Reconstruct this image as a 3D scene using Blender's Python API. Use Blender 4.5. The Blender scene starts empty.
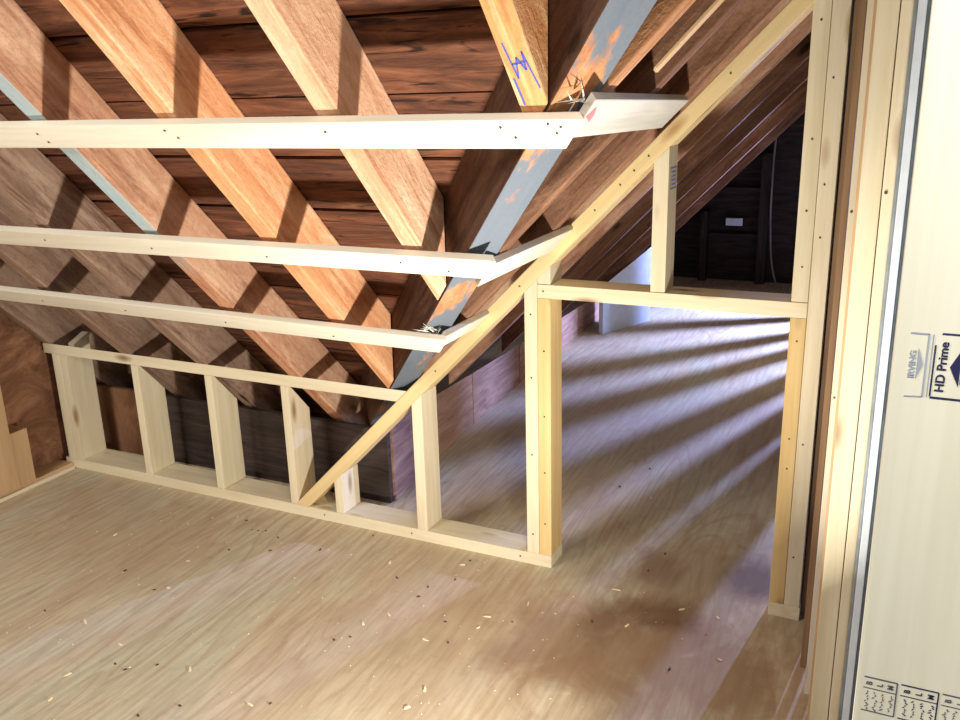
import bpy, bmesh, math, random
from mathutils import Vector, Matrix
random.seed(11)
C = bpy.context.scene.collection
V = Vector

# ---------------------------------------------------------------- materials
def srgb(r, g, b):
    f = lambda c: (c/255/12.92) if c/255 <= .04045 else ((c/255+.055)/1.055)**2.4
    return (f(r), f(g), f(b), 1)

class NT:
    def __init__(s, name):
        s.m = bpy.data.materials.new(name); s.m.use_nodes = True
        s.t = s.m.node_tree; s.t.nodes.clear()
        s.out = s.n('ShaderNodeOutputMaterial'); s.b = s.n('ShaderNodeBsdfPrincipled')
        s.l(s.b.outputs[0], s.out.inputs[0])
    def n(s, typ, **kw):
        o = s.t.nodes.new(typ)
        for k, v in kw.items(): setattr(o, k, v)
        return o
    def l(s, a, b): s.t.links.new(a, b)
    def coords(s, scale, rnd=True):
        tc = s.n('ShaderNodeTexCoord'); src = tc.outputs['Object']
        if rnd:
            oi = s.n('ShaderNodeObjectInfo'); mu = s.n('ShaderNodeMath', operation='MULTIPLY'); mu.inputs[1].default_value = 37
            s.l(oi.outputs['Random'], mu.inputs[0])
            ad = s.n('ShaderNodeVectorMath', operation='ADD'); s.l(src, ad.inputs[0]); s.l(mu.outputs[0], ad.inputs[1]); src = ad.outputs[0]
        sc = s.n('ShaderNodeVectorMath', operation='MULTIPLY'); s.l(src, sc.inputs[0]); sc.inputs[1].default_value = scale
        return sc.outputs[0]
    def noise(s, vec, scale=1, detail=4, rough=.55, dist=0):
        o = s.n('ShaderNodeTexNoise'); s.l(vec, o.inputs['Vector']); o.inputs['Scale'].default_value = scale
        o.inputs['Detail'].default_value = detail; o.inputs['Roughness'].default_value = rough; o.inputs['Distortion'].default_value = dist
        return o.outputs['Fac']
    def ramp(s, fac, stops):
        o = s.n('ShaderNodeValToRGB'); e = o.color_ramp.elements
        while len(e) > 1: e.remove(e[-1])
        e[0].position, e[0].color = stops[0]
        for p, c in stops[1:]:
            x = e.new(p); x.color = c
        s.l(fac, o.inputs[0]); return o.outputs[0]
    def mix(s, fac, a, b, mode='MIX'):
        o = s.n('ShaderNodeMix', data_type='RGBA', blend_type=mode)
        for sock, v in ((o.inputs[0], fac), (o.inputs[6], a), (o.inputs[7], b)):
            if isinstance(v, (int, float)): sock.default_value = v
            elif isinstance(v, tuple): sock.default_value = v
            else: s.l(v, sock)
        return o.outputs[2]
    def bump(s, fac, strength, dist=.002):
        o = s.n('ShaderNodeBump'); o.inputs['Strength'].default_value = strength; o.inputs['Distance'].default_value = dist
        s.l(fac, o.inputs['Height']); s.l(o.outputs[0], s.b.inputs['Normal'])

G = lambda v: (v, v, v, 1)
def lumber(name, light, dark, knot=(120, 80, 45), knots=True, stain=None, rough=.75, bumpy=.15, grain=1.0):
    t = NT(name)
    v = t.coords((2.2, 38*grain, 38*grain)); g = t.noise(v, 1, 5, .6, .6)
    col = t.ramp(g, [(.32, srgb(*dark)), (.62, srgb(*light))])
    v2 = t.coords((1.5, 5, 5)); b = t.noise(v2, 1, 2)
    col = t.mix(t.ramp(b, [(.35, G(.0)), (.7, G(.45))]), col, srgb(*[int(c*.86) for c in light]))
    if stain:
        v3 = t.coords((3, 9, 9)); s_ = t.noise(v3, 1, 3, .6)
        col = t.mix(t.ramp(s_, [(.52, G(0)), (.66, G(.85))]), col, srgb(*stain))
    if knots:
        v4 = t.coords((3.4, 11, 11)); vo = t.n('ShaderNodeTexVoronoi', feature='F1'); t.l(v4, vo.inputs['Vector']); vo.inputs['Scale'].default_value = 1
        vo.inputs['Randomness'].default_value = 1
        col = t.mix(t.ramp(vo.outputs['Distance'], [(.05, G(.85)), (.13, G(.35)), (.18, G(0))]), col, srgb(*knot))
    t.l(col, t.b.inputs['Base Color']); t.b.inputs['Roughness'].default_value = rough
    t.b.inputs['Specular IOR Level'].default_value = .25
    t.bump(g, bumpy)
    return t.m

def rough_timber(name, light, mid, dark, streak=(40, 22, 14), paint=None, bumpy=.6, pfrom=None, pr=(.36, .47)):
    """old sawn rafter timber: saw marks, orange blotches, dirt"""
    t = NT(name)
    v = t.coords((2.5, 30, 30)); g = t.noise(v, 1, 6, .65, .8)
    col = t.ramp(g, [(.34, srgb(*dark)), (.48, srgb(*mid)), (.62, srgb(*light))])
    b = t.noise(t.coords((2.6, 8, 8)), 1, 4, .65, .6)
    col = t.mix(t.ramp(b, [(.40, G(0)), (.58, G(.65))]), col, srgb(*mid))
    b2 = t.noise(t.coords((3.5, 12, 12)), 1, 5, .7, .8)
    col = t.mix(t.ramp(b2, [(.54, G(0)), (.68, G(.6))]), col, srgb(*[min(255, int(c*1.08)+8) for c in light]))
    col = t.mix(t.ramp(b2, [(.30, G(.55)), (.42, G(0))]), col, srgb(*dark))
    f = t.noise(t.coords((60, 90, 90)), 1, 3, .7)
    col = t.mix(t.ramp(f, [(.3, G(.35)), (.5, G(0))]), col, srgb(*dark))
    k = t.n('ShaderNodeTexVoronoi'); t.l(t.coords((3, 9, 9)), k.inputs['Vector']); k.inputs['Scale'].default_value = 1
    col = t.mix(t.ramp(k.outputs['Distance'], [(.06, G(.8)), (.12, G(0))]), col, srgb(*streak))
    if paint:
        p = t.noise(t.coords((4, 10, 10)), 1, 4, .6)
        pm = t.ramp(p, [(pr[0], G(0)), (pr[1], G(.92))])
        if pfrom is not None:
            tc = t.n('ShaderNodeTexCoord'); sx = t.n('ShaderNodeSeparateXYZ'); t.l(tc.outputs['Object'], sx.inputs[0])
            mr = t.n('ShaderNodeMapRange'); t.l(sx.outputs['X'], mr.inputs[0]); mr.inputs[1].default_value = pfrom-.12; mr.inputs[2].default_value = pfrom+.12
            mm = t.n('ShaderNodeMath', operation='MULTIPLY'); t.l(pm, mm.inputs[0]); t.l(mr.outputs[0], mm.inputs[1]); pm = mm.outputs[0]
        col = t.mix(pm, col, srgb(*paint))
    t.l(col, t.b.inputs['Base Color']); t.b.inputs['Roughness'].default_value = .9; t.b.inputs['Specular IOR Level'].default_value = .15
    mx = t.n('ShaderNodeMath', operation='ADD'); t.l(g, mx.inputs[0]); t.l(f, mx.inputs[1])
    t.bump(mx.outputs[0], bumpy, .004)
    return t.m

def sheathing(name, light, mid, dark, crack=True, g3=(3, 26, 26), c3=(4, 34, 34)):
    t = NT(name)
    v = t.coords(g3); g = t.noise(v, 1, 6, .7, 1.2)
    col = t.ramp(g, [(.3, srgb(*dark)), (.5, srgb(*mid)), (.7, srgb(*light))])
    c = t.noise(t.coords(c3), 1, 3, .6, 1.6)
    if crack: col = t.mix(t.ramp(c, [(.33, G(.9)), (.4, G(0))]), col, srgb(24, 14, 10))
    t.l(col, t.b.inputs['Base Color']); t.b.inputs['Roughness'].default_value = .85; t.b.inputs['Specular IOR Level'].default_value = .25
    t.bump(c, .8, .006)
    return t.m

M = {}
M['pine'] = lumber('pine', (233, 220, 187), (219, 202, 163))
M['pine_white'] = lumber('pine_white', (238, 230, 208), (226, 216, 190), knots=False)
M['pine_yellow'] = lumber('pine_yellow', (226, 196, 138), (210, 174, 112))
M['pine_diag'] = lumber('pine_diag', (232, 206, 152), (220, 190, 132), knot=(170, 125, 75))
M['pine_pale'] = lumber('pine_pale', (232, 218, 186), (218, 200, 162), knot=(150, 105, 65))
M['pine_grey'] = lumber('pine_grey', (206, 202, 190), (182, 178, 166), knots=False)
M['pine_tan'] = lumber('pine_tan', (206, 172, 130), (188, 152, 110), knots=False)
M['pine_near'] = lumber('pine_near', (240, 236, 214), (230, 224, 198), knots=False, bumpy=.05, grain=1.4)
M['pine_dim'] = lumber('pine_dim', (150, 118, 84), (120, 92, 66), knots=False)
M['raf_orange'] = rough_timber('rafter_orange', (236, 192, 150), (218, 156, 108), (172, 110, 76))
M['raf_pink'] = rough_timber('rafter_pink', (232, 196, 162), (214, 168, 132), (180, 126, 94))
M['raf_rust'] = rough_timber('rafter_rust', (216, 180, 148), (196, 148, 116), (146, 102, 78))
M['raf_grey'] = rough_timber('rafter_grey', (176, 150, 128), (150, 120, 100), (108, 82, 68))
M['raf_brown'] = rough_timber('rafter_brown', (150, 112, 86), (122, 86, 64), (84, 58, 44))
M['raf_dark'] = rough_timber('rafter_dark', (112, 84, 66), (90, 64, 50), (58, 40, 32))
M['raf_ochre'] = rough_timber('rafter_ochre', (230, 184, 136), (214, 150, 96), (172, 110, 68))
M['valley'] = rough_timber('valley_paint', (196, 146, 104), (176, 120, 82), (120, 80, 56), paint=(98, 114, 126), pr=(.38, .44))
M['edge_paint'] = rough_timber('edge_paint', (212, 166, 130), (190, 134, 100), (146, 98, 72), paint=(172, 192, 194), pfrom=1.32, pr=(.2, .35))
M['jackB'] = rough_timber('jack_b', (196, 148, 106), (170, 120, 82), (122, 82, 58))
M['sheath'] = sheathing('sheathing_red', (142, 92, 64), (100, 62, 43), (56, 36, 28))
M['sheath_dark'] = sheathing('sheathing_dark', (104, 72, 54), (82, 54, 40), (52, 34, 26))
M['sheathB'] = sheathing('sheathing_b', (128, 96, 76), (104, 76, 60), (70, 48, 38), crack=False, g3=(26,2,26), c3=(34,3,34))
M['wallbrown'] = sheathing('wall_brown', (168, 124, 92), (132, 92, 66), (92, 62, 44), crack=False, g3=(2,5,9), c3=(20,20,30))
M['mauve'] = sheathing('mauve', (196, 160, 138), (172, 134, 114), (130, 96, 82), crack=False)
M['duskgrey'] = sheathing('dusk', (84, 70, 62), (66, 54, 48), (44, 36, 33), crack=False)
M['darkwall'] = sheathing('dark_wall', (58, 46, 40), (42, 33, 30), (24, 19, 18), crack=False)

def plain(name, c, rough=.7, metal=0, nz=.06):
    t = NT(name); g = t.noise(t.coords((25, 25, 25)), 1, 3)
    col = t.ramp(g, [(.3, srgb(*[int(x*(1-nz)) for x in c])), (.7, srgb(*c))])
    t.l(col, t.b.inputs['Base Color']); t.b.inputs['Roughness'].default_value = rough; t.b.inputs['Metallic'].default_value = metal
    return t.m
M['nail'] = plain('nail_steel', (92, 74, 58), .5, .4)
M['ink'] = plain('navy_ink', (30, 34, 78), .8)
M['ink_faint'] = plain('faint_ink', (168, 174, 190), .8)
M['ink_grey'] = plain('grey_ink', (96, 98, 112), .8)
M['chalk_blue'] = plain('blue_chalk', (84, 92, 170), .9)
M['chalk_red'] = plain('red_chalk', (214, 120, 120), .9)
M['stamp_blue'] = plain('blue_stamp', (120, 140, 200), .8)
M['board_white'] = plain('sheet_white', (222, 228, 232), .6)
M['board_grey'] = plain('sheet_grey', (150, 158, 162), .6, nz=.2)
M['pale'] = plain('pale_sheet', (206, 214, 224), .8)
M['chip'] = plain('chip_wood', (236, 218, 176), .8)
M['chip_dark'] = plain('chip_bark', (84, 64, 48), .9)
M['cable'] = plain('cable', (120, 110, 104), .6)

def plywood():
    t = NT('plywood_floor')
    tc = t.n('ShaderNodeTexCoord'); P = tc.outputs['Object']
    def sc(v, src=P):
        o = t.n('ShaderNodeVectorMath', operation='MULTIPLY'); t.l(src, o.inputs[0]); o.inputs[1].default_value = v; return o.outputs[0]
    big = t.noise(sc((1.6, .6, 1)), 1, 4, .6, 1.2)
    # cathedral grain: bands of a stretched distorted field
    fld = t.noise(sc((3.6, .42, 1)), 1, 2, .45, .25)
    mu = t.n('ShaderNodeMath', operation='MULTIPLY'); t.l(fld, mu.inputs[0]); mu.inputs[1].default_value = 30
    fr = t.n('ShaderNodeMath', operation='FRACT'); t.l(mu.outputs[0], fr.inputs[0])
    rings = t.ramp(fr.outputs[0], [(0, G(0)), (.55, G(.15)), (.82, G(1)), (.96, G(0))])
    fine = t.noise(sc((60, 5, 1)), 1, 5, .6)
    col = t.ramp(big, [(.35, srgb(188, 168, 138)), (.48, srgb(206, 190, 160)), (.62, srgb(200, 196, 168))])
    mask = t.ramp(t.noise(sc((1.4, .9, 1)), 1, 2), [(.4, G(.10)), (.6, G(.42))])
    rm = t.n('ShaderNodeMath', operation='MULTIPLY'); t.l(rings, rm.inputs[0]); t.l(mask, rm.inputs[1])
    col = t.mix(rm.outputs[0], col, srgb(160, 118, 84))
    col = t.mix(t.ramp(fine, [(.35, G(.5)), (.6, G(0))]), col, srgb(160, 134, 108))
    # water stains: irregular brown patches where the boards got wet, plus one daylight tint
    def blob(cx, cy, rx, ry, strength, c, lo=.42, hi=.5, seed=0):
        nonlocal col
        s1 = t.n('ShaderNodeVectorMath', operation='SUBTRACT'); t.l(P, s1.inputs[0]); s1.inputs[1].default_value = (cx, cy, 0)
        s2 = sc((1/rx, 1/ry, 0), s1.outputs[0])
        ln = t.n('ShaderNodeVectorMath', operation='LENGTH'); t.l(s2, ln.inputs[0])
        off = t.n('ShaderNodeVectorMath', operation='ADD'); t.l(P, off.inputs[0]); off.inputs[1].default_value = (seed, seed, 0)
        nz = t.noise(sc((7, 4, 1), off.outputs[0]), 1, 4, .6, .8)
        a = t.n('ShaderNodeMath', operation='SUBTRACT'); a.inputs[0].default_value = 1.0; t.l(ln.outputs['Value'], a.inputs[1])
        b = t.n('ShaderNodeMath', operation='MULTIPLY_ADD'); t.l(a.outputs[0], b.inputs[0]); b.inputs[1].default_value = .45; t.l(nz, b.inputs[2])
        f = t.ramp(b.outputs[0], [(lo+.08, G(0)), (hi+.30, G(strength))])
        col = t.mix(f, col, srgb(*c))
    blob(-.42, .15, .42, .5, .6, (160, 128, 102), seed=3)
    blob(-.42, -.32, .40, .30, .7, (146, 114, 84), seed=7)
    blob(-.70, -.38, .20, .22, .7, (142, 110, 82), seed=1)
    blob(-.50, -.12, .14, .10, .8, (120, 90, 66), seed=21)
    blob(-.62, -.20, .07, .12, .8, (122, 92, 66), lo=.36, seed=25)
    blob(-.30, .18, .12, .14, .9, (112, 86, 66), lo=.38, seed=5)
    blob(-.55, .12, .08, .14, .5, (120, 88, 70), seed=9)
    blob(-.9, 1.2, .9, .8, .4, (186, 160, 156), seed=12)  # mauve daylight tint put into the floor colour beyond the wall
    blob(-2.2, -.3, .6, .3, .35, (172, 140, 106), seed=15)
    blob(-1.0, -.25, .5, .3, .3, (186, 150, 120), seed=18)
    grey = t.noise(sc((30, 30, 1)), 1, 5, .7)
    col = t.mix(t.ramp(grey, [(.3, G(.25)), (.45, G(0))]), col, srgb(140, 128, 112))
    t.l(col, t.b.inputs['Base Color']); t.b.inputs['Roughness'].default_value = .8; t.b.inputs['Specular IOR Level'].default_value = .2
    t.bump(fine, .15, .001)
    return t.m
M['floor'] = plywood()

# ---------------------------------------------------------------- helpers
def link(name, me, mat, mw=None, parent=None):
    o = bpy.data.objects.new(name, me); C.objects.link(o)
    if mat is not None and not me.materials: me.materials.append(mat)
    if parent is not None:
        o.parent = parent
        o.matrix_parent_inverse = parent.matrix_world.inverted() if False else parent.matrix_basis.inverted()
    if mw is not None: o.matrix_basis = mw
    return o
def tag(o, label=None, cat=None, group=None, kind=None):
    if label: o['label'] = label
    if cat: o['category'] = cat
    if group: o['group'] = group
    if kind: o['kind'] = kind
    return o
def frame(a, xdir, zdir):
    x = V(xdir).normalized(); y = V(zdir).cross(x).normalized(); z = x.cross(y)
    m = Matrix((x, y, z)).transposed().to_4x4(); m.translation = V(a); return m

def member(name, mat, a, b, wdir, w, t, cuts=(), bevel=.0018, parent=None, warp=0):
    """timber from a to b; the point a-b is the middle of the near face; w across (wdir), t goes away along xdir x ... (tdir = the side given by 'wdir' cross)"""
    a = V(a); b = V(b); x = (b-a).normalized(); wd = V(wdir); wd = (wd - wd.dot(x)*x).normalized(); td = x.cross(wd)   # thickness along +td (or -td when t<0)
    mw = Matrix((x, wd, td)).transposed().to_4x4(); mw.translation = a
    L = (b-a).length
    bm = bmesh.new()
    t0, t1 = (0, t) if t > 0 else (t, 0)
    vs = [bm.verts.new((X, Y, Z)) for X in (0, L) for Y in (-w/2, w/2) for Z in (t0, t1)]
    for f in ((0,1,3,2),(4,6,7,5),(0,4,5,1),(2,3,7,6),(0,2,6,4),(1,5,7,3)): bm.faces.new([vs[i] for i in f])
    inv = mw.inverted(); inv3 = inv.to_3x3()
    for p, n in cuts:     # everything on the side n points to is cut away
        r = bmesh.ops.bisect_plane(bm, geom=bm.verts[:]+bm.edges[:]+bm.faces[:], plane_co=inv @ V(p), plane_no=inv3 @ V(n), clear_outer=True)
        ed = [e for e in r['geom_cut'] if isinstance(e, bmesh.types.BMEdge)]
        if ed: bmesh.ops.edgeloop_fill(bm, edges=ed)
    bmesh.ops.recalc_face_normals(bm, faces=bm.faces[:])
    if bevel: bmesh.ops.bevel(bm, geom=bm.edges[:], offset=bevel, segments=2, affect='EDGES', profile=.6)
    me = bpy.data.meshes.new(name); bm.to_mesh(me); bm.free()
    return link(name, me, mat, mw, parent)

def box(name, mat, lo, hi, bevel=.0018, cuts=(), parent=None):
    """upright / flat timber given as a world box, grain along its longest side"""
    lo, hi = V(lo), V(hi); d = hi-lo; c = (lo+hi)/2
    ax = max(range(3), key=lambda i: d[i])
    if ax == 2: return member(name, mat, (c.x, lo.y, lo.z), (c.x, lo.y, hi.z), (1,0,0), d.x, d.y, cuts, bevel, parent)   # td = z x x = y
    if ax == 0: return member(name, mat, (lo.x, c.y, lo.z), (hi.x, c.y, lo.z), (0,1,0), d.y, d.z, cuts, bevel, parent)   # td = x x y = z
    return member(name, mat, (c.x, lo.y, hi.z), (c.x, hi.y, hi.z), (1,0,0), d.x, d.z, cuts, bevel, parent)                # td = y x x = -z -> top given

def mesh_obj(name, mat, verts, faces, parent=None, origin=(0,0,0)):
    me = bpy.data.meshes.new(name); o = V(origin)
    me.from_pydata([tuple(V(v)-o) for v in verts], [], faces); me.update()
    return link(name, me, mat, Matrix.Translation(o), parent)

# planes of the place
TA, TB = 1.035, 1.0
TS = 1.0605
ZA, ZB = .4925, 1.797                      # undersides of the rafters:  z = ZA - TA*y   and   z = x + ZB
NA, NB = V((0, TA, 1)).normalized(), V((-TB, 0, 1)).normalized()
V0 = V((ZA-ZB, 0, ZA)); VS = V((-1.302, 0, .495)); VD = V((1, -1/TA, 1)).normalized(); NV = (NA-NB).normalized()     # valley line; NV points to the B side
if NV.x < 0: NV = -NV
VD_ = VD
DEP = .142
def A(x, z): return V((x, -(z-ZA)/TA, z))
def B(y, z): return V((z-ZB, y, z))
DN = V((0, 0, -1))

# ---------------------------------------------------------------- setting
fl = mesh_obj('floor', M['floor'], [(-3.1,-3.2,0),(1.3,-3.2,0),(1.3,4.4,0),(-3.1,4.4,0),(-3.1,-3.2,-.06),(1.3,-3.2,-.06),(1.3,4.4,-.06),(-3.1,4.4,-.06)],
    [(0,1,2,3),(7,6,5,4),(0,4,5,1),(1,5,6,2),(2,6,7,3),(3,7,4,0)])
tag(fl, kind='structure')

# roof boards: each course a board, all of one roof slope in one surface object (pattern of the slope)
def courses(name, mat, quads, thick, n):
    bm = bmesh.new()
    for q in quads:
        q = [V(p) for p in q]; up = [p+V(n)*thick for p in q]; k = len(q)
        vs = [bm.verts.new(p) for p in q+up]
        bm.faces.new(vs[:k]); bm.faces.new(vs[k:][::-1])
        for i in range(k): bm.faces.new((vs[i], vs[k+i], vs[k+(i+1) % k], vs[(i+1) % k]))
    bmesh.ops.recalc_face_normals(bm, faces=bm.faces[:])
    me = bpy.data.meshes.new(name); bm.to_mesh(me); bm.free()
    return link(name, me, mat)
oA = DEP*math.sqrt(1+TA*TA); oB = DEP*math.sqrt(1+TB*TB)
# slope A: z = ZA+oA-TA*y, for x < valley
def vx(y): return (ZA+oA-TA*y) - (ZB+oB)          # x of the valley at sheathing level for this y
ys = []; y = .66
while y > -3.2: ys.append(y); y -= .128
qa = []; gap = .0035
for i in range(len(ys)-1):
    y1, y0 = ys[i]-gap, ys[i+1]+gap
    z = lambda yy: ZA+oA-TA*yy
    j = random.uniform(0, .006)
    qa.append([(-2.95, y0, z(y0)+j), (vx(y0), y0, z(y0)+j), (vx(y1), y1, z(y1)+j), (-2.95, y1, z(y1)+j)])
qa.append([(-2.95, -3.2, ZA+oA+TA*3.2+.03), (vx(-3.2), -3.2, ZA+oA+TA*3.2+.03), (vx(.66), .66, ZA+oA-TA*.66+.03), (-2.95, .66, ZA+oA-TA*.66+.03)])
tag(courses('roof_boards_left', M['sheath'], qa, .02, NA), kind='structure')
# slope B: z = x+ZB+oB; boards run along y; bounded by valley:  y > yv(x)
def yv(x): return -((x+ZB+oB)-(ZA+oA))/TA
xs = []; x = -1.98
while x < 1.3: xs.append(x); x += .13
qb = []
for i in range(len(xs)-1):
    x0, x1 = xs[i]+gap, xs[i+1]-gap; z = lambda xx: xx+ZB+oB; j = random.uniform(0, .005)
    qb.append([(x0, yv(x0), z(x0)+j), (x1, yv(x1), z(x1)+j), (x1, 4.4, z(x1)+j), (x0, 4.4, z(x0)+j)])
qb.append([(-1.98, yv(-1.98), -1.98+ZB+oB+.03), (1.3, yv(1.3), 1.3+ZB+oB+.03), (1.3, 4.4, 1.3+ZB+oB+.03), (-1.98, 4.4, -1.98+ZB+oB+.03)])
tag(courses('roof_boards_right', M['sheathB'], qb, .02, NB), kind='structure')

# left gable wall of brown boards
def wall_poly(name, mat, pts, thick, n, origin=(0,0,0)):
    k = len(pts); up = [V(p)+V(n)*thick for p in pts]
    vs = [V(p) for p in pts]+up
    fs = [tuple(range(k)), tuple(range(2*k-1, k-1, -1))]+[(i, k+i, k+(i+1) % k, (i+1) % k) for i in range(k)]
    o = mesh_obj(name, mat, vs, fs, origin=origin)
    bm = bmesh.new(); bm.from_mesh(o.data); bmesh.ops.recalc_face_normals(bm, faces=bm.faces[:]); bm.to_mesh(o.data); bm.free()
    return tag(o, kind='structure')
def zA(y): return ZA+oA-TA*y
wall_poly('wall_left', M['wallbrown'], [(-2.885,-3.2,0), (-2.885,.64,0), (-2.885,.64,zA(.64)), (-2.885,-3.2,zA(-3.2))], .03, (-1,0,0))
tag(box('baseboard_left', M['pine_tan'], (-2.884,-3.0,0), (-2.80,-.002,.022)), kind='structure')
tag(box('trim_1', M['pine_pale'], (-2.80,-3.0,0), (-2.785,-.01,.012)), kind='structure')

# ---------------------------------------------------------------- low old walls beyond the framing
cutA = (V((0,0,ZA-.002)), NA); cutB = (V((0,0,ZB-.002)), NB)
xs = [-2.86, -2.60, -2.19, -1.86, -1.50]
for i in range(4):
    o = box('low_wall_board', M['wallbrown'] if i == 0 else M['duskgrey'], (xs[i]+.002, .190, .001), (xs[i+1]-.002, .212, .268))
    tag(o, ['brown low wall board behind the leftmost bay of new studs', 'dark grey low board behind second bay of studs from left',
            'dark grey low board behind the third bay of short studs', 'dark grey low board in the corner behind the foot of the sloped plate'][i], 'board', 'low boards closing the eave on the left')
# mauve wall: boards standing along the eave line, wide slabs with rough edges
pts = [(.215, -1.497), (.56, -1.534), (.98, -1.568), (1.55, -1.60), (2.15, -1.618), (3.0, -1.645), (4.15, -1.69)]
lab = ['nearest the sloped plate foot', 'second from the sloped plate foot', 'third, seen left of the door studs', 'fourth, cut off by the door studs', 'right of the door studs, in the opening', 'farthest, by the pale panel']
for i in range(6):
    (y0, x0), (y1, x1) = pts[i], pts[i+1]
    h = .29+[0, .012, -.015, .01, 0, .01][i]
    o = member('eave_board', M['mauve'], (x0, y0+.003, h/2), (x1, y1-.003, h/2), (0,0,1), h, -.02, cuts=[(V((0,0,ZB-.004)), NB)], bevel=.003)
    tag(o, 'mauve brown wide board along the far eave, '+lab[i], 'board', 'mauve boards along the eave')
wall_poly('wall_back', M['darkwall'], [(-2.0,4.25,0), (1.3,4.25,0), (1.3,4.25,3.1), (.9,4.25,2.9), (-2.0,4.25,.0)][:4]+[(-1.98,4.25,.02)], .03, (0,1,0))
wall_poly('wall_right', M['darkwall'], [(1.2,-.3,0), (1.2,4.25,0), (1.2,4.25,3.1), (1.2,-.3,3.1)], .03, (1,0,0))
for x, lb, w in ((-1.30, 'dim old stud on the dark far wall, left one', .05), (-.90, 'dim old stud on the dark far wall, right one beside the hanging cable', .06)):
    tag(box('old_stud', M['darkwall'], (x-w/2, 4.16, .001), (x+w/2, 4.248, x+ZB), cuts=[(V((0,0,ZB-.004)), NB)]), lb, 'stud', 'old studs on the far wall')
for z0 in (.30, .62):
    tag(box('old_rail', M['darkwall'], (-1.27, 4.20, z0), (-.935, 4.248, z0+.04)), 'dark rail between the two far wall studs, '+('lower one' if z0 < .5 else 'upper one'), 'rail', 'rails on the far wall')
tag(box('pale_block', M['pale'], (-1.15, 4.17, .40), (-1.04, 4.199, .45)), 'small pale block on the dark far wall between studs', 'block')
# hanging cable
def tube(name, mat, pts, r, parent=None):
    cu = bpy.data.curves.new(name, 'CURVE'); cu.dimensions = '3D'; cu.bevel_depth = r; cu.bevel_resolution = 2
    sp = cu.splines.new('BEZIER'); sp.bezier_points.add(len(pts)-1)
    for p, c in zip(sp.bezier_points, pts): p.co = c; p.handle_left_type = p.handle_right_type = 'AUTO'
    o = bpy.data.objects.new(name, cu); C.objects.link(o); dg = bpy.context.evaluated_depsgraph_get()
    me = bpy.data.meshes.new_from_object(o.evaluated_get(dg)); bpy.data.objects.remove(o); 
    return link(name, me, mat, None, parent)
tag(tube('hanging_cable', M['cable'], [(-.84,4.13,1.15),(-.85,4.12,.8),(-.84,4.13,.35),(-.81,4.11,.12),(-.78,4.12,.012)], .006), 'thin grey cable hanging down the dark far wall', 'cable')
tag(member('bright_patch_panel', M['pale'], (-1.45, 2.735, .001), (-1.45, 2.735, .72), (-.16, -.37, 0), .42, .03, [(V((0,0,ZB-.01)), NB)]), 'pale bluish panel standing in for a bright patch under the far eave', 'board')  # pale panel added to stand in for a bright bluish patch

# window giving the streaks of daylight (right, out of the picture)
wn = wall = box('window_1', M['pine_grey'], (.15, 4.20, .62), (.65, 4.249, 1.2)); tag(wn, kind='structure')
pn = box('pane', M['pale'], (.19, 4.192, .66), (.61, 4.199, 1.16), bevel=0, parent=wn)

# unseen strips casting the dark floor bands; the widest added to block daylight
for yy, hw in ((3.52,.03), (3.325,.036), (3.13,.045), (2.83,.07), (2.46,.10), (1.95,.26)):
    tag(box('shadow_strip', M['pine_dim'], (-.125, yy-hw, .001), (-.10, yy+hw, 1.5)), 'unseen upright strip shaping the daylight beyond the right door studs', 'board', 'unseen strips casting the dark floor bands')

# ---------------------------------------------------------------- rafters, left slope
def rafterA(x, w, mat, z0, z1, label, cuts=(), group='old rafters of the left roof slope', mat_u=None):
    a, b = A(x+w/2, z0), A(x+w/2, z1)
    # near face middle on the underside; thickness upward along NA
    o = member('rafter', M[mat], a, b, (1,0,0), w, DEP*(1 if (b-a).cross(V((1,0,0))).dot(NA) > 0 else -1), cuts, bevel=.003)
    return tag(o, label, 'rafter', group)
jc = [(V0 - NV*.040, NV)]
floorc = [(V((0,0,.004)), DN)]
lf = floorc
rafterA(-2.860, .045, 'raf_grey', .02, 1.35, 'grey brown old rafter against the left wall', lf)
rafterA(-2.465, .05, 'raf_grey', .02, 1.6, 'grey brown rafter second from left wall, over the second short stud', lf)
rafterA(-2.118, .05, 'raf_grey', .02, 1.9, 'grey brown knotty rafter third from the left wall', lf)
rc = rafterA(-1.734, .05, 'raf_rust', .02, 2.3, 'rust coloured rafter with a pale bluish underside edge, top left', lf)
rafterA(-1.367, .05, 'raf_orange', .10, 2.6, 'bright orange rafter left of centre, running into the valley foot', jc)
rafterA(-.984, .05, 'raf_pink', .5, 2.8, 'pinkish tan rafter right of the bright orange one', jc)
rg = rafterA(-.584, .05, 'raf_ochre', .9, 2.9, 'ochre rafter with blue chalk marks beside the valley rafter', jc)
rafterA(-.215, .05, 'raf_orange', 1.3, 2.9, 'short orange rafter above the valley, top edge of the photo', jc)
# bluish painted underside strip on the rust rafter
# ---------------------------------------------------------------- valley rafter
def paint_under(o, mat, n, lim=.8):
    o.data.materials.append(mat); m3 = o.matrix_basis.to_3x3()
    for p in o.data.polygons:
        if (m3 @ p.normal).dot(n) > lim: p.material_index = 1
paint_under(rc, M['edge_paint'], -NA)
off = -(NA+NB).normalized()
UP = (NA+NB).normalized()*.021
a = V0 + VD*(-.42) + UP; b = V0 + VD*2.6 + UP
o = member('valley_rafter', M['raf_dark'], a, b, NV, .074, .19 if (b-a).cross(NV).dot(NA) > 0 else -.19, floorc, bevel=.003)
paint_under(o, M['valley'], -(NA+NB).normalized(), .7)
tag(o, 'grey blue stained valley rafter running diagonally behind the white straps', 'rafter')
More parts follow.
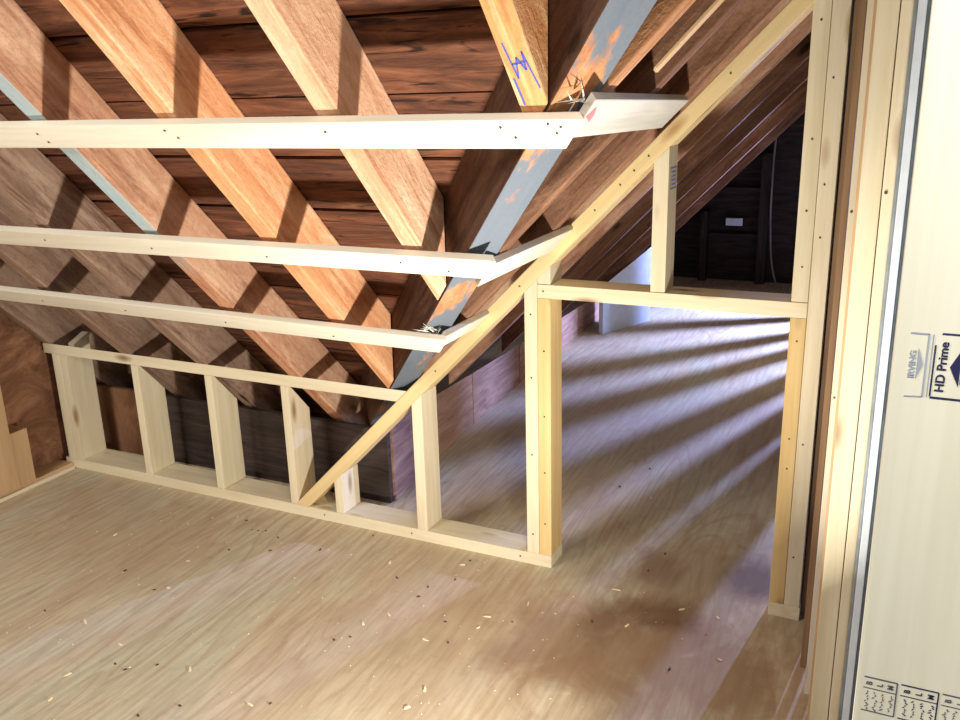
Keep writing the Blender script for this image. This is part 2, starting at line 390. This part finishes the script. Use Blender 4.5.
# ---------------------------------------------------------------- rafters, right slope
ws = 0
def rafterB(y, w, mat, z0, z1, label, cuts=(), dep=DEP):
    a, b = B(y+w/2, z0), B(y+w/2, z1)
    o = member('rafter', M[mat], a, b, (0,1,0), w, dep*(1 if (b-a).cross(V((0,1,0))).dot(NB) > 0 else -1), cuts, bevel=.003)
    return tag(o, label, 'rafter', 'old rafters of the right roof slope')
jb = [(V0 + NV*.040, -NV)]
rafterB(-.125, .05, 'raf_brown', .35, 2.7, 'broad brown rafter just above the new sloped plate', jb)
rafterB(-.435, .05, 'raf_brown', .75, 2.8, 'brown rafter between the valley and the sloped plate, second from the sloped plate', jb)
rafterB(-.75, .055, 'jackB', 1.1, 2.8, 'orange brown rafter with a rough lower end above the first white strap', jb)
mf = [(V((-1.60,0,0)), V((-1,0,0)))]
nm = ['first', 'second', 'third', 'fourth', 'fifth', 'sixth', 'seventh', 'eighth', 'ninth', 'tenth']
for i, yy in enumerate((.24, .70, 1.25, 1.9, 2.75, 3.6)):
    c = [(V((-1.50-.045*yy,0,0)), V((-1,0,0)))]
    rafterB(yy, .05, 'raf_rust' if i < 2 else 'raf_brown', .1, 2.9, '%s brown rafter beyond the new sloped plate, counting away from it' % nm[i], c)
tag(member('splinter', M['pine_tan'], B(-.59, 1.372)-NB*.004, B(-.60, 1.62)-NB*.004, (0,1,0), .028, -.006, [(B(-.59,1.372), V((-.75,-.6,-.75)))], bevel=.001), 'long pale splinter under the roof beside the orange brown rafter', 'splinter')

# ---------------------------------------------------------------- new framing: the short wall
PL = .038
def nails(parent, pts, n, r=.0026):
    n = V(n).normalized()
    for p in pts:
        bm = bmesh.new(); bmesh.ops.create_cone(bm, cap_ends=True, segments=10, radius1=r, radius2=r*.8, depth=.0022)
        me = bpy.data.meshes.new('nail_head'); bm.to_mesh(me); bm.free()
        m = n.to_track_quat('Z', 'Y').to_matrix().to_4x4(); m.translation = V(p)+n*.0008
        link('nail_head', me, M['nail'], m, parent)
X0, X2 = -.842, -.232
bp_ = box('bottom_plate', M['pine'], (-2.84, 0, 0), (X0, .124, PL), cuts=[(V((-2.84,.124,0)), V((.034,1.998,0)))]); tag(bp_, 'long pale pine bottom plate of the short wall, lying on the plywood', 'plate')
nails(bp_, [(x, 0, .02) for x in (-.94, -1.31, -1.64)], (0,-1,0))
st = box('bottom_plate', M['pine_pale'], (X2, 0, 0), (-.154, .089, PL)); tag(st, 'short stub of bottom plate under the right door studs', 'plate')
kt = box('top_plate', M['pine'], (-2.86, 0, .4535), (-1.296, .11, .4915), cuts=[(V((0,.002,.4915)), V((0,TA,1))), (V((0,0,1.7935)), V((1,0,-1)))])
tag(kt, 'thin pine top plate over the four short studs, ending at the sloped plate', 'plate')
under = (V((0,0,1.7385)), NB)       # under the sloped plate
bevelA = (V((0,.012,.4525)), V((0,1.15,1)))
# studs under level plate
sx = [-2.425, -2.090, -1.737]
sl = ['short new stud second from the left wall with a slanted top', 'short new stud third from the left wall with a slanted top', 'short new stud fourth from left, at the foot of the sloped plate']
S = []
def prism_yz(name, mat, x0, x1, prof, origin):
    vs = [(x0, y, z) for y, z in prof]+[(x1, y, z) for y, z in prof]; k = len(prof)
    # grain along local X: rotate so local x = world z
    m = Matrix(((0,1,0),(0,0,1),(1,0,0))).to_4x4(); m.translation = V(origin); inv = m.inverted()
    bm = bmesh.new(); bv = [bm.verts.new(inv @ V(p)) for p in vs]
    bm.faces.new(bv[:k]); bm.faces.new(bv[k:][::-1])
    for i in range(k): bm.faces.new((bv[i], bv[k+i], bv[k+(i+1) % k], bv[(i+1) % k]))
    bmesh.ops.recalc_face_normals(bm, faces=bm.faces[:])
    bmesh.ops.bevel(bm, geom=bm.edges[:], offset=.0018, segments=2, affect='EDGES', profile=.6)
    me = bpy.data.meshes.new(name); bm.to_mesh(me); bm.free(); return link(name, me, M[mat], m)
s1 = prism_yz('wall_stud', 'pine_pale', -2.781, -2.749, [(.001, PL), (.001, .4525), (.046, .4525), (.046, .485), (.116, .515), (.116, PL)], (-2.76, 0, PL))
tag(s1, 'tallest short stud at the left corner, its back rising above the plate', 'stud', 'short studs of the knee wall')
tag(box('wall_stud', M['pine'], (-2.822, .001, PL), (-2.7825, .0885, .4525), cuts=[bevelA]), 'stud doubled against the left corner stud, only its edge seen', 'stud', 'short studs of the knee wall')
for x, l, m in zip(sx, sl, ('pine', 'pine', 'pine_pale')):
    o = box('wall_stud', M[m], (x, .001, PL), (x+.030, .115, .4525), cuts=[bevelA] + ([(V((0,0,1.797)), V((1,0,-1)))] if x == sx[2] else []))
    if x == sx[2]:
        bpy.data.objects.remove(o)
        o = box('wall_stud', M[m], (x-.036, .001, PL+.0005), (x-.006, .104, .4525), cuts=[bevelA])
        # keep clear of the sloped plate that starts beside it
    tag(o, l, 'stud', 'short studs of the knee wall')
# sloped plate
gx = lambda x: V((x, 0, x+1.7385))
dp = member('sloped_plate', M['pine_diag'], V((-1.75,.0445,-.0115))+V((0,0,0)), V((-.17,.0445,1.5685)), (0,1,0), .089, .0385,
            [(V((0,0,PL+.0005)), DN), (V((-.196,0,0)), V((1,0,0)))])
tag(dp, 'yellow pine plate sloping up from the floor plate to the door studs', 'plate')
nails(dp, [V((x, 0, x+1.766)) for x in (-.62, -.655, -.585, -.72, -.93, -1.2, -.40)], (0,-1,0))
o = box('wall_stud', M['pine'], (-1.592, .001, PL), (-1.562, .098, .5), cuts=[under]); tag(o, 'shortest stud, under the low end of the sloped plate', 'stud')
o = box('wall_stud', M['pine_pale'], (-1.288, .001, PL), (-1.253, .096, .9), cuts=[under]); tag(o, 'pale stud under the sloped plate, midway to the door frame', 'stud')
ZH = .807
king = box('wall_stud', M['pine'], (X0-.076, .001, PL), (X0-.0385, .0885, 1.0), cuts=[under]); tag(king, 'full stud left of the door opening, reaching the sloped plate', 'stud')
nails(king, [(X0-.057, .001, z) for z in (.10, .35, .58, .76)], (0,-1,0))
tr = box('wall_stud', M['pine_yellow'], (X0-.0375, .001, PL), (X0, .0885, ZH)); tag(tr, 'yellow trimmer stud carrying the left end of the header', 'stud')
nails(tr, [(X0-.019, .001, z) for z in (.14, .30, .47, .66)], (0,-1,0))
hd = box('header', M['pine'], (X0-.0375, 0, ZH+.0005), (-.195, .089, ZH+.038)); tag(hd, 'level pine header across the top of the door opening', 'header')
nails(hd, [(X0-.02, 0, ZH+.02)], (0,-1,0))
tag(box('cripple_stud', M['pine_pale'], (X0-.0375, .001, ZH+.039), (X0, .0885, 1.0), cuts=[under]), 'tiny cripple stud wedge between the header and the sloped plate', 'stud')
cr = box('cripple_stud', M['pine'], (-.5725, .001, ZH+.039), (-.535, .0885, 1.3), cuts=[under]); tag(cr, 'cripple stud standing on the header with a blue stamp near its top', 'stud')
trr = box('wall_stud', M['pine_yellow'], (X2, .001, PL+.0005), (-.195, .0885, ZH)); tag(trr, 'yellow trimmer stud carrying the right end of the header', 'stud')
cr2 = box('cripple_stud', M['pine'], (X2-.001, .001, ZH+.039), (-.195, .0885, 1.56), cuts=[(V((0,0,ZB-.004)), NB)]); tag(cr2, 'pale stud above the right end of the header, against the sloped plate top', 'stud')
kr = box('wall_stud', M['pine_pale'], (-.194, .0, PL+.0005), (-.156, .089, 1.62), cuts=[(V((0,0,ZB-.004)), NB)]); tag(kr, 'full height pale stud right of the door opening', 'stud')
nails(trr, [(-.213, .001, z) for z in (.42, .50, .75)], (0,-1,0))
nails(cr2, [(-.214, .001, z) for z in (.93, 1.06, 1.22, 1.47)], (0,-1,0))
nails(kr, [(-.18, 0, z) for z in (.18, .49, 1.0, 1.12, 1.35)], (0,-1,0))
# stamp on cripple side
def ink(name, verts, mat, parent, push):
    """thin flat mark printed on a face"""
    n = V(push).normalized()
    vs = [V(v)+n*.0006 for v in verts]; k = len(vs)
    return mesh_obj(name, M[mat], vs, [tuple(range(k))], parent)
def rect_lines(name, mat, parent, P, segs, push):
    """a set of thin strokes (x0,y0,x1,y1,width) in the face frame P(u,v)"""
    n = V(push).normalized(); vs = []; fs = []
    for x0, y0, x1, y1, w in segs:
        a, b = V((x0, y0)), V((x1, y1)); d = (b-a).normalized(); q = V((-d.y, d.x))*w/2
        k = len(vs)
        for p in (a+q, b+q, b-q, a-q): vs.append(P(p.x, p.y)+n*.0006)
        fs.append((k, k+1, k+2, k+3))
    return mesh_obj(name, M[mat], vs, fs, parent)
Pc = lambda u, v: V((-.535, .02+u, 1.10+v))
segs = [(0,0,.055,0,.003),(0,.05,.055,.05,.003),(0,0,0,.05,.003),(.055,0,.055,.05,.003)]+[(.008, .01+.01*i, .047, .01+.01*i, .004) for i in range(4)]
rect_lines('grade_stamp', 'stamp_blue', cr, Pc, segs, (1,0,0))

# ---------------------------------------------------------------- straps
def strap(zc, x0, x1, dzl, label, mat='pine_white', w=.068):
    # face middle on the front plane; dzl lifts the left end a touch
    f = .4445                                                     # front plane: z = f - TA*y
    P = lambda x, z: V((x, -(z-f)/TS, z))
    a, b = P(x0, zc+dzl), P(x1, zc)
    wd = V((0, -1, TS)).normalized()
    t = .0175
    o = member('ceiling_strap', M[mat], a, b, wd, w, t if (b-a).cross(wd).dot(NA) > 0 else -t, [(VS, NV)], bevel=.003)
    tag(o, label, 'strap', 'new straps nailed across the rafters')
    return o, P
q1, P1 = strap(1.272, -2.86, -.40, 0, 'top white pine strap across the rafters, nearest and thickest looking')
q2, P2 = strap(.983, -2.86, -.60, .008, 'middle white pine strap across the rafters')
q3, P3 = strap(.725, -2.86, -.85, .028, 'lowest white pine strap across the rafters, above the short wall')
nf = -NA
nails(q1, [P1(x, z) for x, z in ((-.62,1.285),(-.60,1.268),(-.535,1.29),(-.515,1.285),(-.525,1.275),(-.97,1.28),(-1.33,1.27),(-1.35,1.285),(-1.72,1.28),(-1.71,1.262))], nf)
nails(q2, [P2(x, z) for x, z in ((-.88,.975),(-.99,.99),(-1.36,.982),(-1.72,.985),(-2.1,.99))], nf)
nails(q3, [P3(x, z) for x, z in ((-1.36,.725),(-1.72,.735),(-2.1,.74),(-2.45,.745))], nf)
def ret(zc, y0, y1, label, w, mat='pine_grey', dz=0):
    f = ZB-.0255
    P = lambda y, z: V((z-f, y, z))
    a, b = P(y0, zc), P(y1, zc+dz); wd = V((1,0,1)).normalized(); t = .0175
    o = member('return_strap', M[mat], a, b, wd, w, t if (b-a).cross(wd).dot(NB) > 0 else -t, [(VS+NV*.002, -NV)], bevel=.003)
    tag(o, label, 'strap', 'short return straps on the right roof slope')
    return o, P
r1, R1 = ret(1.300, -1.0, -.14, 'greyish short return strap from top strap towards the sloped plate', .084, dz=-.018)
r2, R2 = ret(.958, -.8, -.004, 'short return strap from the middle strap to the sloped plate', .088, 'pine_white', dz=.008)
r3, R3 = ret(.737, -.6, -.004, 'short return strap from the lowest strap to the sloped plate', .070, 'pine_white', dz=-.008)
ink('chalk_mark', [R1(-.80,1.30), R1(-.79,1.315), R1(-.765,1.303), R1(-.755,1.29), R1(-.78,1.296)], 'chalk_red', r1, -NB)
# blue chalk on ochre rafter underside
Pg = lambda u, v: A(-.555+u, 1.39+v)
rect_lines('chalk_mark', 'chalk_blue', rg, Pg, [(-.018,.02,-.012,-.03,.003),(-.012,-.03,-.004,.0,.003),(-.004,.0,.006,-.018,.004),(.006,-.018,.008,.008,.003),(.008,.008,.018,-.045,.003),(-.02,-.03,-.018,-.07,.004),(-.015,-.01,.012,-.005,.003)], -NA)
# torn fibres beside the valley
for i, (cx, cy, cz) in enumerate(((-.475, -.80, 1.325), (-1.0, -.37, .80))):
    vs = []; fs = []
    for k in range(9):
        p = V((cx+random.uniform(-.015,.015), cy+random.uniform(-.02,.02), cz)); q = p+V((random.uniform(-.035,.035), random.uniform(-.05,-.005), random.uniform(-.01,.03)))
        d = V((.0015, .0015, 0)); n0 = len(vs)
        vs += [p-d, p+d, q, p+V((0,0,.003))]; fs += [(n0,n0+1,n0+2),(n0+1,n0+3,n0+2),(n0+3,n0,n0+2),(n0,n0+3,n0+1)]
    tag(mesh_obj('wood_fibres', M['pine_grey'], vs, fs, origin=(cx,cy,cz)), 'torn wood fibres at the inner corner of the %s strap' % ('top' if i == 0 else 'lowest'), 'fibres', kind='stuff')

# ---------------------------------------------------------------- left wall studs
o = box('old_stud', M['pine_tan'], (-2.884, -.332, .0225), (-2.79, -.244, .8), cuts=[(V((0,0,ZA-.002)), NA)])
tag(o, 'tall tan stud on the left wall at the photo edge', 'stud')
o = box('short_block', M['pine_tan'], (-2.884, -.243, .0225), (-2.795, -.172, .225)); tag(o, 'short tan block standing against the tall stud by the left wall', 'block')
tag(box('old_stud', M['pine_tan'], (-2.884, -.76, .0225), (-2.79, -.672, .98), cuts=[(V((0,0,ZA-.002)), NA)]), 'tan stud on the left wall just outside the photo edge', 'stud')

# ---------------------------------------------------------------- posts right of the opening
def post(name, mat, x0, x1, y0, y1, label, z1=1.9, z0=.0005, cat='stud', bev=.002):
    c = [(V((0,0,ZB-.004)), NB)]
    return tag(box(name, M[mat], (x0, y0, z0), (x1, y1, z1), cuts=c, bevel=bev), label, cat)
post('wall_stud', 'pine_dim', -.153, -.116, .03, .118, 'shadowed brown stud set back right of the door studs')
a1 = post('wall_stud', 'pine_dim', -.128, -.1145, -.20, -.12, 'narrow stud edge darkened as a recess right of the door studs')  # shade of a recess put into its dim brown colour
a2 = post('wall_stud', 'pine_pale', -.108, -.0925, -.30, -.215, 'thin cream stud edge behind the wide corner stud')
a3 = post('wall_stud', 'pine_tan', -.0905, -.0835, -.42, -.33, 'sliver of tan stud between the thin cream one and the wide corner stud')
w1 = post('wall_stud', 'pine', -.0820, -.0475, -.50, -.412, 'wide cream corner stud, brightly lit near its foot')
w2 = post('wall_stud', 'pine_pale', -.046, -.027, -.50, -.412, 'narrower stud nailed to the wide corner stud on its right')
post('wall_sheet', 'board_grey', -.0268, -.0212, -.515, -.415, 'dull grey sheet edge right of the corner studs', cat='sheet')
post('wall_sheet', 'board_white', -.0208, -.0078, -.545, -.415, 'bluish white sheet edge right of the dull grey one', cat='sheet')
post('wall_sheet', 'board_grey', -.0074, .0010, -.530, -.415, 'grey sheet edge against the bluish white one', cat='sheet')
post('wall_sheet', 'board_white', .0014, .0180, -.560, -.415, 'pale sheet edge nearest the stamped board', cat='sheet')
post('wall_sheet', 'board_grey', .0184, .0800, -.550, -.415, 'broad grey sheet mostly behind the stamped board', cat='sheet')
nails(a2, [(-.102, -.30, z) for z in (.72, 1.1)], (0,-1,0), .0025)
nails(w2, [(-.04, -.5, z) for z in (1.16,)], (0,-1,0), .003)

# near stamped board
YB = -1.45
nb = tag(box('stamped_board', M['pine_near'], (-.001, YB, .0005), (.139, YB+.038, 1.78), bevel=.003), 'wide overlit white board close at the right with navy grade stamps', 'board')
Pb = lambda u, v: V((u, YB, v))
N = (0, -1, 0)
L = lambda *s: list(s)
rect_lines('stamp_frame', 'ink_faint', nb, Pb, [(.010,1.161,.0225,1.161,.0012),(.0225,1.161,.0225,1.112,.0013),(.010,1.111,.0225,1.112,.001)], N)
rect_lines('stamp_frame', 'ink', nb, Pb, [(.0275,1.153,.0275,1.113,.0011),(.031,1.162,.066,1.162,.0013),(.0275,1.112,.066,1.112,.0016),(.066,1.162,.066,1.112,.0012)], N)
rect_lines('stamp_frame', 'ink_faint', nb, Pb, [(.0255,1.161,.0255,1.112,.0008)], N)
def text(name, s, mat, cx, cz, size, rot, parent, sx=1.0, bold=0.0):
    cu = bpy.data.curves.new(name, 'FONT'); cu.body = s; cu.size = size; cu.align_x = 'CENTER'; cu.align_y = 'CENTER'; cu.offset = bold
    o = bpy.data.objects.new(name, cu); C.objects.link(o); dg = bpy.context.evaluated_depsgraph_get(); dg.update()
    me = bpy.data.meshes.new_from_object(o.evaluated_get(dg)); bpy.data.objects.remove(o)
    # text plane x right, y up -> world x, z ; rotate in the face
    m = Matrix.Translation((cx, YB-.0008, cz)) @ Matrix.Rotation(math.radians(90), 4, 'X') @ Matrix.Rotation(math.radians(rot), 4, 'Z') @ Matrix.Diagonal((sx, 1, 1, 1))
    me.transform(m); me.materials.clear(); return link(name, me, M[mat], None, parent)
text('stamp_lettering', 'HD Prime', 'ink', .0335, 1.1365, .0088, 90, nb, 1.08, .00018)
def diamond(cx, cz, hw, hh, mat):
    ink('diamond_mark', [Pb(cx-hw, cz), Pb(cx, cz-hh), Pb(cx, cz+hh)][::1], mat, nb, N)
    ink('diamond_mark', [Pb(cx+.0068, cz-hh), Pb(cx+.0068+hw, cz), Pb(cx+.0068, cz+hh)], mat, nb, N)
diamond(.0455, 1.137, .0070, .0150, 'ink')
text('stamp_lettering', 'IRVING', 'ink', .0490, 1.137, .0068, 90, nb, 1.15, .0002)
ink('diamond_mark', [Pb(.0165,1.125), Pb(.0205,1.137), Pb(.0165,1.150)], 'ink_faint', nb, N)
text('stamp_lettering', 'IRVING', 'ink_faint', .0135, 1.137, .0062, 90, nb, 1.1, .0002)
# lower row of grade stamps
for bx, mt, w in ((.005, 'ink_grey', .0255), (.0335, 'ink', .0280), (.0642, 'ink_grey', .028)):
    zt = .8585
    rect_lines('stamp_frame', mt, nb, Pb, [(bx,zt,bx+w,zt,.0012),(bx+w,zt,bx+w,zt-.033,.0011),(bx,zt-.0105,bx+w,zt-.0105,.0008),(bx,zt-.033,bx+w,zt-.033,.001)], N)
    for s, fx in (('B', .18), ('L', .5), ('M', .82)):
        text('stamp_lettering', s, mt, bx+w*fx, zt-.0054, .0066, 90, nb, .9, .0002)
    # worn, unreadable small print: rows of short broken strokes
    seg = []
    for i in range(4):
        x = bx+w*(.14+.24*i); z = zt-.0135
        while z > zt-.0300:
            l = random.uniform(.0010, .0022); seg.append((x+random.uniform(-.0008,.0008), z, x+random.uniform(-.0008,.0008)+.0014*random.choice((-1,0,1)), z-l, .0009)); z -= l+.0008
    rect_lines('small_print', mt, nb, Pb, seg, N)['kind'] = 'stuff'

# ---------------------------------------------------------------- debris on the plywood
def chip(x, y, l, w, mat, ang, label):
    k = random.choice((4, 5)); h = random.uniform(.0012, .003)
    pr = [(-l/2,-w*.3), (-l*.1,-w/2), (l/2,-w*.15), (l*.35,w*.45), (-l*.3,w/2)][:5]
    bm = bmesh.new(); lo = [bm.verts.new((a, b, .0)) for a, b in pr]; hi = [bm.verts.new((a*.86, b*.8, h*(1+a/l))) for a, b in pr]
    bm.faces.new(lo[::-1]); bm.faces.new(hi)
    for i in range(5): bm.faces.new((lo[i], lo[(i+1) % 5], hi[(i+1) % 5], hi[i]))
    me = bpy.data.meshes.new('wood_chip'); bm.to_mesh(me); bm.free()
    o = link('wood_chip', me, M[mat], Matrix.Translation((x, y, .0004)) @ Matrix.Rotation(ang, 4, 'Z'))
    return tag(o, label, 'wood chip', 'pale wood chips on the plywood' if mat == 'chip' else 'dark bark crumbs on the plywood')
light = [(-1.898,-.748),(-2.215,-.348),(-1.873,-.385),(-1.815,-.527),(-1.75,-.933),(-1.727,-.788),(-1.092,-.083),(-.909,-.301),(-.909,-.357),(-1.297,-.156),(-.832,-.201),(-1.011,-.458),(-.634,-.039),(-.556,-.196),(-.348,-.067),(-.915,-.633),(-1.197,-.46),(-1.156,-.396),(-.922,-.706),(-1.261,-.842),(-1.709,-1.017),(-.609,.875),(-.698,.568),(-.443,-.067),(-.308,-.247),(-1.484,-.796)]
dark = [(-1.882,-.104),(-1.822,-.148),(-1.799,-.146),(-1.775,-.136),(-1.709,-.159),(-1.802,-.282),(-1.679,-.237),(-1.538,-.172),(-2.046,-.754),(-1.675,-.853),(-1.633,-.861),(-1.574,-.814),(-1.473,-.975),(-1.409,-.91),(-2.007,-.505),(-1.845,-.551),(-1.233,-.223),(-1.127,-.231),(-1.227,-.551),(-1.196,-.523),(-1.001,-.366),(-.838,-.297),(-.645,-.214),(-.559,.21),(-.579,.095),(-.821,.613),(-.765,.803),(-.411,-.334),(-1.435,-.03),(-1.081,-.053),(-1.127,-.287),(-1.073,-.167),(-.951,-.446),(-1.22,-.82)]
for i, (x, y) in enumerate(light):
    big = i in (0, 7, 12)
    chip(x, y, random.uniform(.012, .022)*(1.6 if big else 1), random.uniform(.004, .009), 'chip', (0 if i == 12 else random.uniform(0, 3.1)), 'pale wood chip lying on the plywood floor')
for i, (x, y) in enumerate(dark):
    chip(x, y, random.uniform(.006, .013), random.uniform(.004, .006), 'chip_dark', random.uniform(0, 3.1), 'dark bark crumb lying on the plywood floor')
# sawdust specks
vs = []; fs = []
for i in range(500):
    x = random.uniform(-2.7, -.15); y = random.uniform(-1.1, -.02) if random.random() < .85 else random.uniform(.1, 2)
    s = random.uniform(.0009, .0024); a = random.uniform(0, 3); k = len(vs)
    c, d = math.cos(a)*s*random.uniform(1, 2.2), math.sin(a)*s
    vs += [(x-c, y-d, .0003), (x+d, y-c*.5, .0003), (x+c, y+d, .0003), (x, y, .0003+s)]
    fs += [(k,k+1,k+3),(k+1,k+2,k+3),(k+2,k,k+3)]
tag(mesh_obj('sawdust', M['chip'], vs, fs), 'fine sawdust specks scattered over the plywood floor', 'sawdust', kind='stuff')

# ---------------------------------------------------------------- light
def area(name, loc, tgt, size, power, color, sy=None):
    l = bpy.data.lights.new(name, 'AREA'); l.energy = power; l.color = color; l.size = size
    if sy: l.shape = 'RECTANGLE'; l.size_y = sy
    o = bpy.data.objects.new(name, l); C.objects.link(o); o.location = loc
    o.rotation_euler = (V(tgt)-V(loc)).to_track_quat('-Z', 'Y').to_euler(); return o
area('work_light', (-.30, -1.02, .22), (-1.30, -.92, 1.27), .09, 33, (1, .96, .90))
area('room_fill', (-2.3, -2.7, 2.3), (-1.2, -.3, 0), 1.0, 47, (1, .98, .95))  # added soft fill behind the camera, not a fixture
area('board_fill', (.26, -2.1, 1.85), (.08, -1.45, 1.3), .25, 11, (1, .99, .96))  # added fill that brightens the stamped board; no lamp there
sp = bpy.data.lights.new('window_daylight', 'SPOT'); sp.energy = 900; sp.color = (.36, .46, 1); sp.spot_size = math.radians(96); sp.spot_blend = .5; sp.shadow_soft_size = .03
so = bpy.data.objects.new('window_daylight', sp); C.objects.link(so); so.location = (.25, 3.75, .95)
so.rotation_euler = (V((-.75, 2.0, -.35))-V(so.location)).to_track_quat('-Z', 'Y').to_euler()
area('far_floor_fill', (-.1, 2.3, 1.5), (-.6, 1.2, 0), .4, 9, (1, .93, .88))  # added downward fill for the far floor, not a lamp

w = bpy.data.worlds.new('World'); bpy.context.scene.world = w; w.use_nodes = True
bg = w.node_tree.nodes['Background']; bg.inputs[0].default_value = (.8, .85, 1, 1); bg.inputs[1].default_value = .05

# ---------------------------------------------------------------- camera
cam = bpy.data.cameras.new('camera'); co = bpy.data.objects.new('camera', cam); C.objects.link(co)
cam.sensor_width = 36; cam.lens = 33.43; cam.clip_start = .02
R = [[0.9025719529123947, 0.4296919968847088, -0.026993659054253355], [-0.10087943952842747, 0.27201720544298824, 0.9569900619251056], [-0.41855371040803857, 0.8610292839132816, -0.2888621881580303]]
m = Matrix(((R[0][0], R[1][0], -R[2][0]), (R[0][1], R[1][1], -R[2][1]), (R[0][2], R[1][2], -R[2][2]))).to_4x4()
m.translation = V((0, -2.17, 1.343)); co.matrix_world = m
sc = bpy.context.scene; sc.camera = co
sc.view_settings.view_transform = 'Standard'; sc.view_settings.look = 'None'; sc.view_settings.gamma = 1; sc.view_settings.use_curve_mapping = False
sc.view_settings.exposure = 0.18
